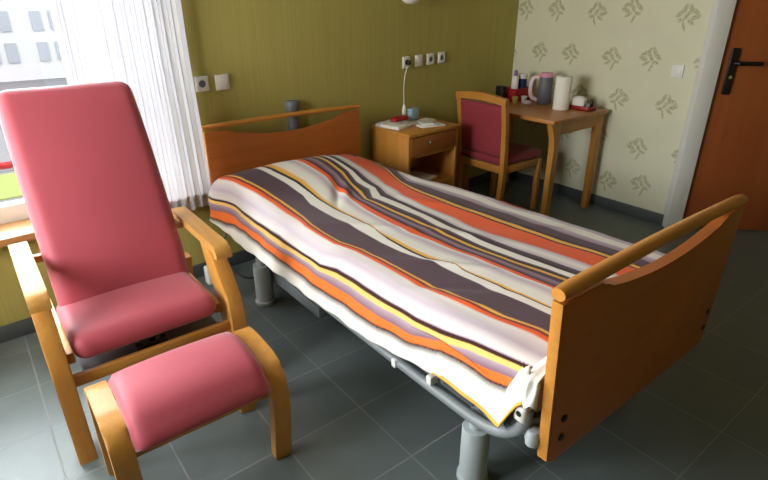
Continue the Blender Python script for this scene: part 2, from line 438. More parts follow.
# door in the slanted wall
bm = B(); box(bm, DW0+.003, DW1-.003, .005, .045, .006, DZ, .002)
d1 = struct('door_1', bm, M['doorwood'], origin=DP0, rot=DANG, shift=False, label='reddish brown wooden door with black handle')
bm = B(); box(bm, .158, .208, -.013, .0048, .965, 1.255, .006, 3); hp = link('handle_plate', bm, M['blackmetal'], d1, shift=False)
bm = B(); tube(bm, [(.185, -.012, 1.165), (.185, -.05, 1.165), (.195, -.06, 1.165), (.335, -.06, 1.165)], .0135, 10); link('door_lever', bm, M['blackmetal'], hp, shift=False)
bm = B(); lathe(bm, [(0, 0), (.011, 0), (.011, .003), (0, .003)], n=16, M=Matrix.Translation((.185, -.0132, 1.075)) @ Matrix.Rotation(PI/2, 4, 'X')); tag(link('keyhole', bm, M['chrome'], hp, shift=False), 'small bright keyhole disc')
bm = B()
box(bm, 0, DW0, -.025, .10, 0, DZ+.03, .004); box(bm, DW1, DW1+.1, -.025, .10, 0, DZ+.03, .004); box(bm, 0, DW1+.1, -.025, .10, DZ+.03, DZ+.13, .004)
struct('trim_1', bm, M['white_paint'], origin=DP0, rot=DANG, shift=False, label='white door frame')

# ------------------------------------------------------------ outside the window
bm = B(); box(bm, -40, 30, 4.5, 70, -3.2, -3.0); struct('ground', bm, M['paving'])
bm = B(); box(bm, -14, 12, 15.6, 18.0, -3.0, -2.96)
tag(link('lawn', bm, M['grass'], origin=(-1, 15, -3)), 'strip of bright green lawn outside the window', 'lawn', kind='stuff')
t = thing('garden_wall', (-1, 18.6, -3), 'low pale garden wall with a red coping outside the window', 'wall')
bm = B(); box(bm, -14, 12, 18.5, 18.7, -3, -2.93); link('wall_base', bm, M['render'], t)
bm = B(); box(bm, -14, 12, 18.44, 18.76, -2.93, -2.80, .02); tag(link('coping', bm, M['redcap'], t), 'red coping')
t = thing('apartment_building', (-2, 41, -3), 'pale apartment building seen through the window beyond the garden', 'building')
bm = B(); box(bm, -22, 32, 40, 46, -3, 12); link('wall', bm, M['render'], t)
for r in range(4):
    for c in range(36):
        x = -20.5+c*1.3+.35*(c % 2)
        bm = B(); box(bm, x, x+.55, 39.93, 40.02, -1.95+r*1.75, -.85+r*1.75)
        o = link('window', bm, M['winpane'], t)
for c in range(12):
    x = -19.5+c*4.1
    bm = B(); box(bm, x, x+2.6, 39.2, 40, 4.6, 4.75); box(bm, x, x+2.6, 39.2, 39.28, 4.75, 5.5); link('balcony', bm, M['render'], t)

# ------------------------------------------------------------ curtain
t = thing('sheer_curtain', WB+Vector((.7*math.cos(TH), .7*math.sin(TH), .455)), 'sheer white curtain gathered at the right side of the window', 'curtain', TH)
bm = B(); nu, nz = 150, 24; g = []
for j in range(nz+1):
    z = 1.94*j/nz; row = []
    k = 1-.25*(j/nz)
    for i in range(nu+1):
        u = i/nu; x = -.30+.585*u
        ph = u*2*PI*12+1.1*math.sin(u*9)+.5*math.sin(z*1.7+u*6)
        y = -.06+.010*math.sin(ph)*(1.0+.5*math.sin(u*17+z))
        row.append(bm.verts.new((x+.006*math.sin(ph*2)+.022*u*max(0, 1-z*1.2), y, z+.006*math.sin(u*23)*(j == 0))))
    g.append(row)
for j in range(nz):
    for i in range(nu): bm.faces.new((g[j][i], g[j][i+1], g[j+1][i+1], g[j+1][i]))
link('curtain_cloth', bm, M['sheer'], t, shift=False, smooth=True)
bm = B(); tube(bm, [(-1.9, -.06, 1.965), (.34, -.06, 1.965)], .012, 12); link('curtain_rod', bm, M['white_paint'], t, shift=False)
for x in (-1.8, .33):
    bm = B(); box(bm, x-.01, x+.01, -.065, .0, 1.955, 1.975); link('rod_bracket', bm, M['white_paint'], t, shift=False)

# ------------------------------------------------------------ wall plates and wall lamp
def wall_pt(u, z): return WB+Vector((u*math.cos(TH), u*math.sin(TH), z))
def on_wall(u, z):
    k = 2.905/(3.1-.059*u)          # first measured on a plane 3.1 m away
    return u*k/math.cos(TH), 1.55+(z-1.55)*k
def plate(name, u, z, w, h, label, cat, style, group=None):
    u, z = on_wall(u, z); w *= .97; h *= .97
    t = thing(name, wall_pt(u, z), label, cat, TH, group)
    bm = B(); box(bm, -w/2, w/2, -.014, -.0005, -h/2, h/2, .004, 3); link('plate', bm, M['white_plastic'], t, shift=False)
    if style == 'rocker':
        bm = B(); box(bm, -w*.36, w*.36, -.019, -.0142, -h*.36, h*.36, .002); link('rocker', bm, M['white_plastic'], t, shift=False)
    else:
        R = Matrix.Rotation(PI/2, 4, 'X')
        bm = B(); lathe(bm, [(.019, 0), (.022, .004), (.030, .004), (.030, 0)], n=28, M=Matrix.Translation((0, -.0142, 0)) @ R); link('socket_ring', bm, M['white_plastic'], t, shift=False)
        bm = B(); lathe(bm, [(0, 0), (.019, 0), (.019, .0015), (0, .0015)], n=24, M=Matrix.Translation((0, -.0142, 0)) @ R)
        tag(link('socket_face', bm, M['mid_grey'] if style == 'socket' else M['black'], t, shift=False), 'dark socket face')
    return t
plate('wall_socket', 1.105, 1.108, .078, .082, 'white wall socket beside the curtain, left of the plain switch', 'socket', 'socket')
plate('light_switch', 1.227, 1.106, .084, .086, 'white light switch on the olive wall, right of the socket by the curtain', 'switch', 'rocker')
plate('wall_socket', 2.628, 1.122, .074, .084, 'white socket with a cord plugged in, leftmost plate above the nightstand', 'socket', 'plugged')
plate('blanking_plate', 2.748, 1.126, .074, .084, 'white wall plate second from the left above the nightstand', 'wall plate', 'rocker')
plate('wall_socket', 2.864, 1.130, .074, .084, 'white wall socket third from the left above the nightstand', 'socket', 'socket')
plate('wall_socket', 2.978, 1.134, .074, .084, 'white wall socket at the right end of the row above the nightstand', 'socket', 'socket')
t = thing('light_switch', (XR, 1.728, 1.093), 'white light switch on the leaf wallpaper beside the door frame', 'switch', -PI/2)
bm = B(); box(bm, -.04, .04, -.014, -.0005, -.042, .042, .004, 3); link('plate', bm, M['white_plastic'], t, shift=False)
bm = B(); box(bm, -.028, .028, -.019, -.0142, -.028, .028, .002); link('rocker', bm, M['white_plastic'], t, shift=False)
t = thing('wall_lamp', wall_pt(*on_wall(2.57, 1.51)), 'small white wall lamp high on the olive wall, at the top edge', 'lamp', TH)
bm = B(); box(bm, -.05, .05, -.02, -.0005, .05, .2, .008, 3); link('wall_mount', bm, M['white_plastic'], t, shift=False)
bm = B(); lathe(bm, [(0, 0), (.03, .003), (.058, .02), (.072, .05), (.075, .09), (.07, .16), (0, .162)], c=(0, -.105, 0), n=28); link('lamp_shade', bm, M['white_plastic'], t, shift=False)
bm = B(); box(bm, -.012, .012, -.05, -.019, .10, .125); link('bracket', bm, M['white_plastic'], t, shift=False)

# ------------------------------------------------------------ bed
BED = Vector((1.55, 1.76, 0))
bed = thing('care_bed', BED, 'adjustable care bed with wooden headboard and footboard on grey legs', 'bed')
def board(name, y0, y1, ztop, zbot, x0, x1, taper, cx0, cx1, depth, railr, mirror):
    # panel outline: sides, then the scooped top edge
    zt = ztop-.028
    P = [(x0+taper+.02, zbot), (x1-taper-.02, zbot), (x1-taper, zbot+.02), (x1, zt), (cx1+.02, zt)]
    n = 22
    for k in range(n+1):
        u = k/n; x = cx1+(cx0-cx1)*u
        P.append((x, zt-.012-depth*math.sin(PI*u)**.75))
    P += [(cx0-.02, zt), (x0, zt), (x0+taper, zbot+.02)]
    bm = B(); prism(bm, P, 'y', y0, y1, .004)
    pn = link(name, bm, M['bedwood'], bed)
    # light edging on the two upright edges
    for s, (xa, xb) in ((-1, (x0, x0+taper)), (1, (x1, x1-taper))):
        bm = B(); d = -.005*s*-1
        q = .0045*s
        prism(bm, [(xb-q*.2, zbot+.02), (xa-q*.2, zt), (xa+q, zt), (xb+q, zbot+.02)], 'y', y0+.002, y1-.002, .0015)
        tag(link('edge_strip', bm, M['bededge'], pn), 'light wood edging strip')
    yc = (y0+y1)/2
    # rounded top rail, a little bowed
    bm = B(); n = 24; rings = []
    for k in range(n+1):
        x = x0-.008+(x1-x0+.014)*k/n
        zc = ztop-.004+.008*math.sin(PI*k/n)
        e = min(k, n-k); s = 1 if e > 0 else .86
        rings.append([bm.verts.new((x, yc+math.cos(a*PI/8)*railr*s, zc+math.sin(a*PI/8)*railr*.8*s)) for a in range(16)])
    for a, b in zip(rings, rings[1:]):
        for i in range(16): bm.faces.new((a[i], a[(i+1) % 16], b[(i+1) % 16], b[i]))
    bm.faces.new(rings[0]); bm.faces.new(rings[-1][::-1])
    link(name.replace('board', 'rail') if False else 'top_rail', bm, M['bededge'], pn, smooth=50)
    return pn
board('headboard', 2.895, 2.92, .903, .36, 1.014, 2.060, .0, 1.16, 1.93, .052, .018, False)
fb = board('footboard', .592, .628, .908, .325, 1.012, 2.070, .042, 1.205, 1.92, .045, .024, True)
for x in (1.100, 1.998):
    for z in (.410, .480):
        bm = B(); lathe(bm, [(0, 0), (.008, 0), (.012, .002), (.012, .004), (0, .004)], n=18, M=Matrix.Translation((x, .5925, z)) @ Matrix.Rotation(PI/2, 4, 'X')); tag(link('bolt', bm, M['black'], fb), 'black bolt head')
bm = B(); lathe(bm, [(0, -.42), (.034, -.42), (.036, -.05), (.040, -.045), (.046, -.03), (.046, .01), (.042, .018), (0, .02)], c=(1.612, 2.985, .955), n=24); tag(link('pole_socket', bm, M['mid_grey'], bed), 'grey pole socket behind the headboard')
bm = B(); box(bm, 1.59, 1.634, 2.90, 2.96, .55, .60); tag(link('socket_bracket', bm, M['mid_grey'], bed))
# platform frame
bm = B(); box(bm, 1.075, 2.045, .67, 2.86, .345, .395, .006); link('mattress_platform', bm, M['grey_metal'], bed)
def rail(s):
    X = lambda d: 1.55+s*(d-1.55)*1.0
    m = bm_ = B()
    P = curve([(X(1.028), 2.62, .40), (X(1.028), 2.60, .345), (X(1.028), 2.5, .326), (X(1.028), 1.6, .324), (X(1.028), .95, .326), (X(1.03), .80, .336), (X(1.032), .735, .360), (X(1.034), .69, .402), (X(1.036), .672, .450), (X(1.04), .672, .49)], 6)
    tube(bm_, P, .019, 14); r = link('side_rail', bm_, M['grey_metal'], bed)
    bm_ = B(); box(bm_, min(X(1.045), X(1.062)), max(X(1.045), X(1.062)), .75, 2.52, .345, .425, .006); link('rail_panel', bm_, M['grey_metal'], r)
    for (ya, yb) in ((.775, .84), (.86, 1.0)):
        bm_ = B(); box(bm_, min(X(1.030), X(1.0449)), max(X(1.030), X(1.0449)), ya, yb, .368, .408, .002); q = link('control_panel', bm_, M['navy'] if yb < .9 else M['dark_grey'], r); tag(q, 'dark inset panel')
    if s == 1:
        for y, z in ((1.045, .365), (1.235, .322)):
            bm_ = B(); box(bm_, 1.006, 1.044, y-.012, y+.012, z-.016, z+.018, .004); tag(link('clip', bm_, M['white_plastic'], r), 'white plastic clip')
        bm_ = B(); box(bm_, 1.012, 1.05, .660, .700, .448, .508, .012, 3); e = tag(link('end_joint', bm_, M['white_plastic'], r), 'white rounded end joint')
        bm_ = B(); lathe(bm_, [(0, 0), (.009, 0), (.009, .003), (0, .003)], n=16, M=Matrix.Translation((1.0105, .680, .482)) @ Matrix.Rotation(PI/2, 4, 'Y')); tag(link('screw', bm_, M['black'], e), 'black screw')
    return r
rail(1); rail(-1)
bm = B(); lathe(bm, [(0, 0), (.020, .004), (.024, .03), (.018, .055), (0, .06)], c=(1.045, .645, .375), n=18); tag(link('buffer', bm, M['pale_grey'], bed), 'pale grey corner buffer')
# legs: thick round columns
for x, y in ((1.055, 2.425), (1.085, .885), (2.02, 2.425), (2.02, .885)):
    bm = B(); lathe(bm, [(0, .001), (.052, .001), (.055, .006), (.055, .024), (.048, .028), (.048, .235), (.046, .24), (.026, .242), (.024, .343), (0, .343)], c=(x, y, 0), n=32)
    link('leg', bm, M['pale_grey'], bed)
# chassis under the bed
bm = B(); box(bm, 1.10, 1.16, 1.92, 2.62, .13, .195, .008); box(bm, 1.98, 2.0, 1.92, 2.62, .13, .195, .004)
box(bm, 1.16, 1.98, 2.3, 2.36, .14, .19, .004)
link('chassis', bm, M['grey_metal'], bed)
bm = B(); box(bm, 1.35, 1.75, 1.3, 2.28, .16, .30, .02); link('motor_housing', bm, M['dark_grey'], bed)
bm = B(); box(bm, 1.45, 1.65, .9, 2.6, .30, .345, .004); link('spine_beam', bm, M['grey_metal'], bed)
for y in (.885, 2.425):
    bm = B(); box(bm, 1.098 if y < 1 else 1.07, 2.01, y-.02, y+.02, .305, .343, .004); link('cross_beam', bm, M['grey_metal'], bed)
bm = B(); tube(bm, curve([(1.06, 2.84, .33), (1.0, 2.80, .25), (.975, 2.72, .17), (1.03, 2.69, .07), (1.12, 2.72, .012), (1.3, 2.8, .01)], 6), .005, 8); tag(link('power_cord', bm, M['mid_grey'], bed), 'grey power cord hanging at the head end')

# mattress
bm = B(); pad(bm, .465, 1.09, .082, .05, Matrix.Translation((1.55, 1.77, .479)), .0, 14)
tag(link('mattress', bm, M['mattress'], origin=(1.55, 1.77, .397)), 'pale mattress under the striped blanket on the care bed', 'mattress')
# pillow under the blanket
bm = B(); pad(bm, .33, .15, .042, .041, Matrix.Translation((1.38, 2.66, .603)), .010, 18)
tag(link('pillow', bm, M['white_cloth'], origin=(1.40, 2.66, .56)), 'pillow hidden under the hump of the blanket at the headboard', 'pillow')
# bunched sheet end
bm = B(); g = []
for j in range(27):
    row = []
    for i in range(19):
        u = i/18; y = .6335+.040*u; t = j/26
        if t < .62: x, z = 1.012+.004*t, .53+.085*t/.62
        else:
            a = (t-.62)/.38*PI/2; x, z = 1.0145+.10*(1-math.cos(a)), .615+.03*math.sin(a)
        d = .010*math.sin(u*PI)+.0035*math.sin(u*9+t*3)+.002*math.sin(t*9+u*5)
        row.append(bm.verts.new((x-d*math.cos(max(0, t-.62)/.38*PI/2), y, z+d*max(0, t-.6)+.01*math.sin(u*7)*(j < 3))))
    g.append(row)
back = [[bm.verts.new(v.co+Vector((.012 if j < 18 else .004, 0, 0 if j < 18 else -.012))) for v in r] for j, r in enumerate(g)]
J = 26
for j in range(J):
    for i in range(18):
        bm.faces.new((g[j][i], g[j][i+1], g[j+1][i+1], g[j+1][i])); bm.faces.new((back[j][i], back[j+1][i], back[j+1][i+1], back[j][i+1]))
    for i in (0, 18): bm.faces.new((g[j][i], g[j+1][i], back[j+1][i], back[j][i]))
for j in (0, J):
    for i in range(18): bm.faces.new((g[j][i], g[j][i+1], back[j][i+1], back[j][i]))
tag(link('bed_sheet', bm, M['white_cloth'], origin=(1.06, .65, .53), smooth=60), 'cream bed sheet bunched between the blanket and the footboard', 'sheet')

# ---- striped blanket
# BLANKET SHAPE
def lin(t, T):
    if t<=T[0][0]: return T[0][1:]
    for a,b in zip(T,T[1:]):
        if t<=b[0]:
            k=(t-a[0])/(b[0]-a[0]); return tuple(p+(q-p)*k for p,q in zip(a[1:],b[1:]))
    return T[-1][1:]
def smooth(t): t=max(0,min(1,t)); return t*t*(3-2*t)
HEM=[(.66,1.012,.535),(.69,1.010,.50),(.715,1.006,.445),(.735,1.003,.395),(.76,1.003,.397),(.85,1.003,.412),(1.0,1.001,.422),(1.1,.998,.405),(1.22,.99,.385),(1.47,.985,.364),(1.87,.98,.358),(2.4,.98,.35),(2.7,.985,.352),(2.88,.972,.37)]
Y0,Y1=.665,2.885
def blanket_profile(y):
    hx,hz=lin(y,HEM)
    zb=.598+.022*smooth((1.7-y)/1.0)-.012*smooth((y-1.9)/.4)
    h=.098*math.exp(-((y-2.66)/.24)**2) if y<2.66 else .098*math.exp(-((y-2.66)/.20)**2)
    def top(x):
        c=1-min(1,abs((x-1.37)/.62))**3
        return zb+h*max(0,c)+.006*math.cos((x-1.5)/.5*1.3)
    sx=1.015-.04*smooth((y-2.6)/.26)
    xr=1.975+.065*smooth((2.45-y)/.9)
    P=[(hx,hz),(hx+.012,hz+.05),(sx+.002,hz+.13),(sx+.006,zb-.085+.2*h)]
    z0=top(1.10)
    for k in range(1,7):                       # rounded long edge
        a=k/6*math.pi/2
        P.append((1.10-(1.094-sx)*math.cos(a), zb-.08+.2*h+(z0-zb+.08-.2*h)*math.sin(a)))
    n=22
    for k in range(1,n): 
        x=1.10+(xr-1.10)*k/n; P.append((x,top(x)))
    z1=top(xr)
    for k in range(0,6):
        a=k/5*math.pi/2
        P.append((xr+.045*math.sin(a), z1-.045+.045*math.cos(a)))
    P+= [(xr+.05,z1-.12),(xr+.052,z1-.2)]
    return P
def resample(P,n):
    """even points along the profile with q, the cloth length measured from the long edge (negative on the hanging side)"""
    L=[0]
    for a,b in zip(P,P[1:]): L.append(L[-1]+math.hypot(b[0]-a[0],b[1]-a[1]))
    out=[];j=0
    for i in range(n+1):
        t=L[-1]*i/n
        while j<len(P)-2 and L[j+1]<t: j+=1
        k=(t-L[j])/max(1e-9,L[j+1]-L[j]); out.append((P[j][0]+(P[j+1][0]-P[j][0])*k,P[j][1]+(P[j+1][1]-P[j][1])*k,t-L[3]))
    return out

YS = [.66+.12*k for k in range(20)]
STR = {
'La':[-0.046, -0.046, -0.051, -0.06, -0.066, -0.068, -0.081, -0.082, -0.083, -0.089, -0.089, -0.089, -0.081, -0.08, -0.078, -0.076, -0.092, -0.116, -0.116, -0.116],
'Lb':[0.042, 0.024, 0.009, -0.029, -0.037, -0.037, -0.041, -0.041, -0.041, -0.047, -0.047, -0.048, -0.051, -0.049, -0.043, -0.053, -0.059, -0.053, -0.063, -0.067],
'Lc':[0.039, 0.039, 0.038, 0.014, 0.006, 0.006, 0.001, 0.001, 0.001, -0.017, -0.018, -0.022, -0.025, -0.018, -0.016, -0.016, -0.012, -0.011, -0.014, -0.014],
'Ld':[0.091, 0.085, 0.074, 0.055, 0.043, 0.043, 0.044, 0.044, 0.044, 0.017, 0.015, 0.016, 0.028, 0.03, 0.026, 0.026, 0.022, 0.019, 0.015, 0.015],
'Le':[0.209, 0.208, 0.184, 0.174, 0.157, 0.152, 0.153, 0.153, 0.151, 0.121, 0.122, 0.124, 0.142, 0.144, 0.15, 0.143, 0.133, 0.132, 0.132, 0.132],
'Lf':[0.254, 0.254, 0.223, 0.208, 0.201, 0.192, 0.191, 0.189, 0.186, 0.154, 0.156, 0.16, 0.187, 0.2, 0.204, 0.198, 0.174, 0.169, 0.169, 0.169],
'Lg':[0.342, 0.342, 0.341, 0.327, 0.324, 0.319, 0.308, 0.289, 0.28, 0.286, 0.285, 0.281, 0.289, 0.296, 0.331, 0.328, 0.308, 0.299, 0.299, 0.299],
'Lh':[0.379, 0.379, 0.372, 0.362, 0.359, 0.358, 0.317, 0.316, 0.321, 0.346, 0.347, 0.35, 0.353, 0.364, 0.376, 0.376, 0.347, 0.336, 0.336, 0.336],
'Li':[0.388, 0.388, 0.384, 0.379, 0.372, 0.357, 0.351, 0.347, 0.349, 0.35, 0.361, 0.363, 0.377, 0.392, 0.412, 0.43, 0.412, 0.398, 0.398, 0.398],
'Lj':[0.492, 0.492, 0.492, 0.482, 0.475, 0.477, 0.465, 0.459, 0.445, 0.447, 0.452, 0.464, 0.486, 0.514, 0.535, 0.568, 0.555, 0.543, 0.543, 0.543],
'Lk':[0.506, 0.506, 0.506, 0.506, 0.504, 0.499, 0.489, 0.491, 0.492, 0.495, 0.496, 0.504, 0.513, 0.539, 0.569, 0.602, 0.601, 0.595, 0.595, 0.595],
'Ll':[0.584, 0.584, 0.584, 0.575, 0.556, 0.551, 0.547, 0.546, 0.555, 0.55, 0.549, 0.552, 0.556, 0.603, 0.636, 0.682, 0.69, 0.689, 0.689, 0.689],
'Lm':[0.608, 0.608, 0.608, 0.604, 0.582, 0.579, 0.58, 0.581, 0.588, 0.6, 0.599, 0.594, 0.596, 0.667, 0.676, 0.719, 0.73, 0.73, 0.73, 0.73],
'Ln':[0.645, 0.645, 0.645, 0.634, 0.624, 0.624, 0.616, 0.625, 0.632, 0.642, 0.647, 0.646, 0.653, 0.71, 0.722, 0.753, 0.754, 0.754, 0.754, 0.754],
'Lo':[0.757, 0.757, 0.757, 0.75, 0.743, 0.729, 0.706, 0.706, 0.723, 0.724, 0.722, 0.724, 0.77, 0.788, 0.83, 0.842, 0.848, 0.848, 0.848, 0.848],
'Lp':[0.862, 0.862, 0.862, 0.855, 0.841, 0.838, 0.833, 0.831, 0.83, 0.82, 0.821, 0.829, 0.845, 0.887, 0.926, 0.979, 1.014, 1.03, 1.03, 1.03],
'Lr':[0.954, 0.954, 0.954, 0.954, 0.949, 0.946, 0.95, 0.958, 0.95, 0.948, 0.939, 0.937, 0.936, 0.936, 0.983, 1.077, 1.078, 1.078, 1.078, 1.078],
'Ls':[1.087, 1.087, 1.087, 1.087, 1.089, 1.096, 1.098, 1.072, 1.068, 1.088, 1.094, 1.059, 1.046, 1.046, 1.046, 1.046, 1.046, 1.046, 1.046, 1.046],
}
STR['La'][:3] = [.020, -.008, -.030]; STR['Lb'][:3] = [.046, .024, .004]; STR['Lc'][:3] = [.074, .056, .040]; STR['Ld'][:3] = [.098, .086, .072]
VK = dict(La=.055, Lb=.079, Lc=.101, Ld=.130, Le=.207, Lf=.237, Lg=.315, Lh=.345, Li=.367, Lj=.436, Lk=.457, Ll=.501, Lm=.524, Ln=.550, Lo=.617, Lp=.690, Lr=.764, Ls=.853)
KEYS = list(VK)
def fabric_v(q, y, q0):
    if y < 1.06 and q-q0 < .018*min(1, (1.06-y)/.1): return .004      # yellow selvedge at the foot corner
    t = max(0, min(18.999, (y-.66)/.12)); i = int(t); k = t-i
    xs = [STR[n][i]*(1-k)+STR[n][i+1]*k for n in KEYS]
    for a in range(1, len(xs)): xs[a] = max(xs[a], xs[a-1]+.004)
    xs = [xs[0]-.30]+xs+[xs[-1]+.25]
    vs = [.014]+[VK[n] for n in KEYS]+[.999]
    if q <= xs[0]: return .014
    for a in range(len(xs)-1):
        if q <= xs[a+1]: return vs[a]+(vs[a+1]-vs[a])*(q-xs[a])/(xs[a+1]-xs[a])
    return .999
NS, NY = 230, 190
bm = B(); uvl = bm.loops.layers.uv.new('stripes'); G = []; U = []
def wr(x, y, s):
    """small creases: across the hump's foot, and a few soft ones lower down"""
    d = 0
    for (cx, cy, a, ln, wd, h) in ((1.455, 2.27, 1.0, .15, .022, -.017), (1.51, 2.26, 1.0, .13, .022, .011), (1.30, 1.30, 2.2, .22, .022, .010), (1.20, 1.15, 2.3, .2, .02, -.008),
                                   (1.18, .98, 1.9, .14, .016, .008), (1.72, 1.9, 1.9, .2, .03, .006), (1.6, 1.4, 2.0, .25, .03, .006), (1.35, 1.75, 2.3, .25, .03, .007), (1.9, 1.3, 2.2, .2, .03, .005)):
        dx, dy = x-cx, y-cy; p = dx*math.cos(a)+dy*math.sin(a); q = -dx*math.sin(a)+dy*math.cos(a)
        d += h*math.exp(-(p/ln)**2-(q/wd)**2)
    return d+.0022*math.sin(x*19+y*13)*math.sin(y*9-x*5)
for j in range(NY+1):
    y = Y0+(Y1-Y0)*j/NY; row = []; ur = []
    pr = resample(blanket_profile(y), NS)
    for i, (x, z, q) in enumerate(pr):
        s = i/NS
        side = max(0, 1-s/.2)
        zz = z+wr(x, y, s)*smooth(s/.2)
        xx = x+side*(.0035*math.sin(y*17+s*8)+.0025*math.sin(y*41+s*20))
        row.append(bm.verts.new((xx, y, zz))); ur.append(fabric_v(q, y, pr[0][2]))
    G.append(row); U.append(ur)
for j in range(NY):
    for i in range(NS):
        f = bm.faces.new((G[j][i], G[j][i+1], G[j+1][i+1], G[j+1][i]))
        for lp, (a, b) in zip(f.loops, ((j, i), (j, i+1), (j+1, i+1), (j+1, i))): lp[uvl].uv = (U[a][b], a/NY)
bl = link('striped_blanket', bm, M['blanket'], origin=(1.55, 1.76, .35), smooth=True)
tag(bl, 'striped blanket in orange, purple, white and yellow spread over the bed', 'blanket')
sd = bl.modifiers.new('thickness', 'SOLIDIFY'); sd.thickness = .006; sd.offset = 0

# ------------------------------------------------------------ pink armchair
AC = Vector((.35, 2.1, 0))
ac = thing('reclining_armchair', AC, 'high-backed pink upholstered armchair with light beech arms beside the bed', 'armchair')
# backrest
b0 = Vector((.355, 2.135, .40)); b1 = Vector((.362, 2.60, 1.245)); ax = (b1-b0).normalized(); H = (b1-b0).length
nx = Vector((1, 0, 0)); nx = (nx-ax*nx.dot(ax)).normalized(); nz = nx.cross(ax)            # front normal
if nz.y > 0: nz = -nz; nx = -nx
R = Matrix((nx, ax, nz)).transposed().to_4x4(); R.translation = (b0+b1)/2-nz*.05
def bfn(p):
    v = p.y/(H/2)
    w = 1-.025*max(0, v)**3-.02*max(0, -v)**2
    p.x *= w; p.z += -.02*v*v+.012*math.exp(-((v+.55)/.3)**2); return p
bm = B(); pad(bm, .262, H/2, .055, .052, R, .018, 26, bfn); link('backrest', bm, M['pink'], ac, smooth=True)
bm = B(); box(bm, -.225, .225, -H/2+.03, H/2-.04, -.068, -.05, .006, M=R); link('back_board', bm, M['beech_x'], ac)
for s in (-1, 1):
    bm = B(); box(bm, s*.235-.012, s*.235+.012, -H/2-.04, -.02, -.075, -.04, .005, M=R); link('back_stile', bm, M['beech_up'], ac)
# seat
bm = B(); Rs = Matrix.Translation((.347, 2.07, .417)) @ Matrix.Rotation(-.07, 4, 'X')
def sfn(p):
    p.z -= .02*max(0, -p.y/.205)**3
    return p
pad(bm, .262, .205, .045, .042, Rs, .014, 24, sfn); link('seat', bm, M['pink'], ac, smooth=True)
# sides
for s, xa in ((0, .002), (1, .646)):
    w = .064
    leg = [(2.10, .614), (2.03, .614), (1.985, .595), (1.925, .52), (1.856, .43), (1.842, .34), (1.832, .15), (1.80, .0), (1.905, .0), (1.945, .15), (1.965, .30), (1.99, .39), (2.025, .47), (2.075, .55)]
    bm = B(); prism(bm, leg, 'x', xa, xa+w-.004, .005); fl = link('front_leg', bm, M['beech_up'], ac)
    bm = B(); prism(bm, [(2.52, .385), (2.45, .385), (2.47, .3), (2.55, 0), (2.61, 0), (2.54, .3)], 'x', xa, xa+w-.004, .005); link('rear_leg', bm, M['beech_up'], ac)
    pth = curve([(1.925, .590), (1.935, .618), (1.97, .630), (2.1, .632), (2.3, .634), (2.40, .634), (2.46, .630)], 6)
    bm = B(); ribbon(bm, pth, xa-.002, xa+w, .034, .008); link('armrest', bm, M['beech'], ac)
    bm = B(); xr = xa+w if s == 0 else xa-.026
    prism(bm, [(1.95, .335), (2.48, .32), (2.48, .36), (1.95, .378)], 'x', xr-.004 if s == 0 else xr, xr+.022 if s == 0 else xr+.03, .004); link('side_rail', bm, M['beech'], ac)
    bm = B(); xp = (.055, .115) if s == 0 else (.60, .655); box(bm, *xp, 2.335, 2.365, .592, .622, .004); link('arm_joint', bm, M['beech_x'], ac)
bm = B(); box(bm, .062, .65, 1.865, 1.89, .285, .33, .005); link('front_rail', bm, M['beech_x'], ac)
bm = B(); box(bm, .062, .65, 2.49, 2.515, .18, .24, .005); link('rear_rail', bm, M['beech_x'], ac)
bm = B(); box(bm, .10, .615, 1.93, 2.3, .296, .302, .002); link('footrest_plate', bm, M['grey_metal'], ac)
bm = B(); box(bm, .285, .40, 1.90, 1.93, .318, .342, .004); box(bm, .31, .335, 1.90, 2.0, .302, .375, .003); box(bm, .36, .375, 1.90, 2.0, .302, .375, .003)
link('recline_lever', bm, M['black'], ac)

# ------------------------------------------------------------ footstool
FS = Vector((.35, 1.5, 0))
fs = thing('footstool', FS, 'pink padded footstool with curved beech legs in front of the armchair', 'footstool')
pth = curve([(1.70, .002), (1.692, .2), (1.682, .33), (1.655, .395), (1.60, .414), (1.52, .412), (1.45, .404), (1.395, .378), (1.370, .30), (1.372, .2), (1.385, .1), (1.398, .002)], 6)
for xa in (.074, .574):
    bm = B(); ribbon(bm, pth, xa, xa+.064, .036, .008); link('side_frame', bm, M['beech_up'], fs)
top = curve([(1.655, .385), (1.635, .417), (1.58, .436), (1.49, .436), (1.42, .418), (1.38, .385), (1.362, .36), (1.356, .342)], 6)
bm = B(); prof = []
n = len(top); A = []; D = []
for i in range(n):
    a = top[max(0, i-1)]; b = top[min(n-1, i+1)]; tx, tz = b[0]-a[0], b[1]-a[1]; q = math.hypot(tx, tz); nx_, nz_ = -tz/q, tx/q
    if nz_ < 0 and i < n/2: nx_, nz_ = -nx_, -nz_
    A.append(Vector((top[i][0], top[i][1]))); D.append(Vector((-nx_ if False else nx_, nz_)))
# outward normal: up / to the front
for i in range(n):
    if D[i].dot(A[i]-Vector((1.5, .25))) < 0: D[i] = -D[i]
m = 20; rows = []
for side in (1, -1):
    for i in range(n):
        row = []
        for k in range(m+1):
            u = k/m*2-1; x = .3565+u*.2175
            ends = (1-abs(u)**24)*(1-abs(2*i/(n-1)-1)**10)
            off = (.007*(1-u*u)+.022*ends) if side == 1 else -(.03*ends)
            p = A[i]+D[i]*off
            row.append(bm.verts.new((x, p.x, p.y)))
        rows.append(row)
for half in (0, 1):
    for i in range(n-1):
        for k in range(m):
            a, b = rows[half*n+i], rows[half*n+i+1]
            bm.faces.new((a[k], a[k+1], b[k+1], b[k]))
bmesh.ops.remove_doubles(bm, verts=bm.verts, dist=1e-6)
for i in range(n-1):
    for k in (0, m):
        q = list(dict.fromkeys([rows[i][k] , rows[i+1][k], rows[n+i+1][k], rows[n+i][k]]))
        q = [v for v in q if v.is_valid]
        if len(q) > 2:
            try: bm.faces.new(q)
            except ValueError: pass
link('cushion', bm, M['pink'], fs, smooth=True)
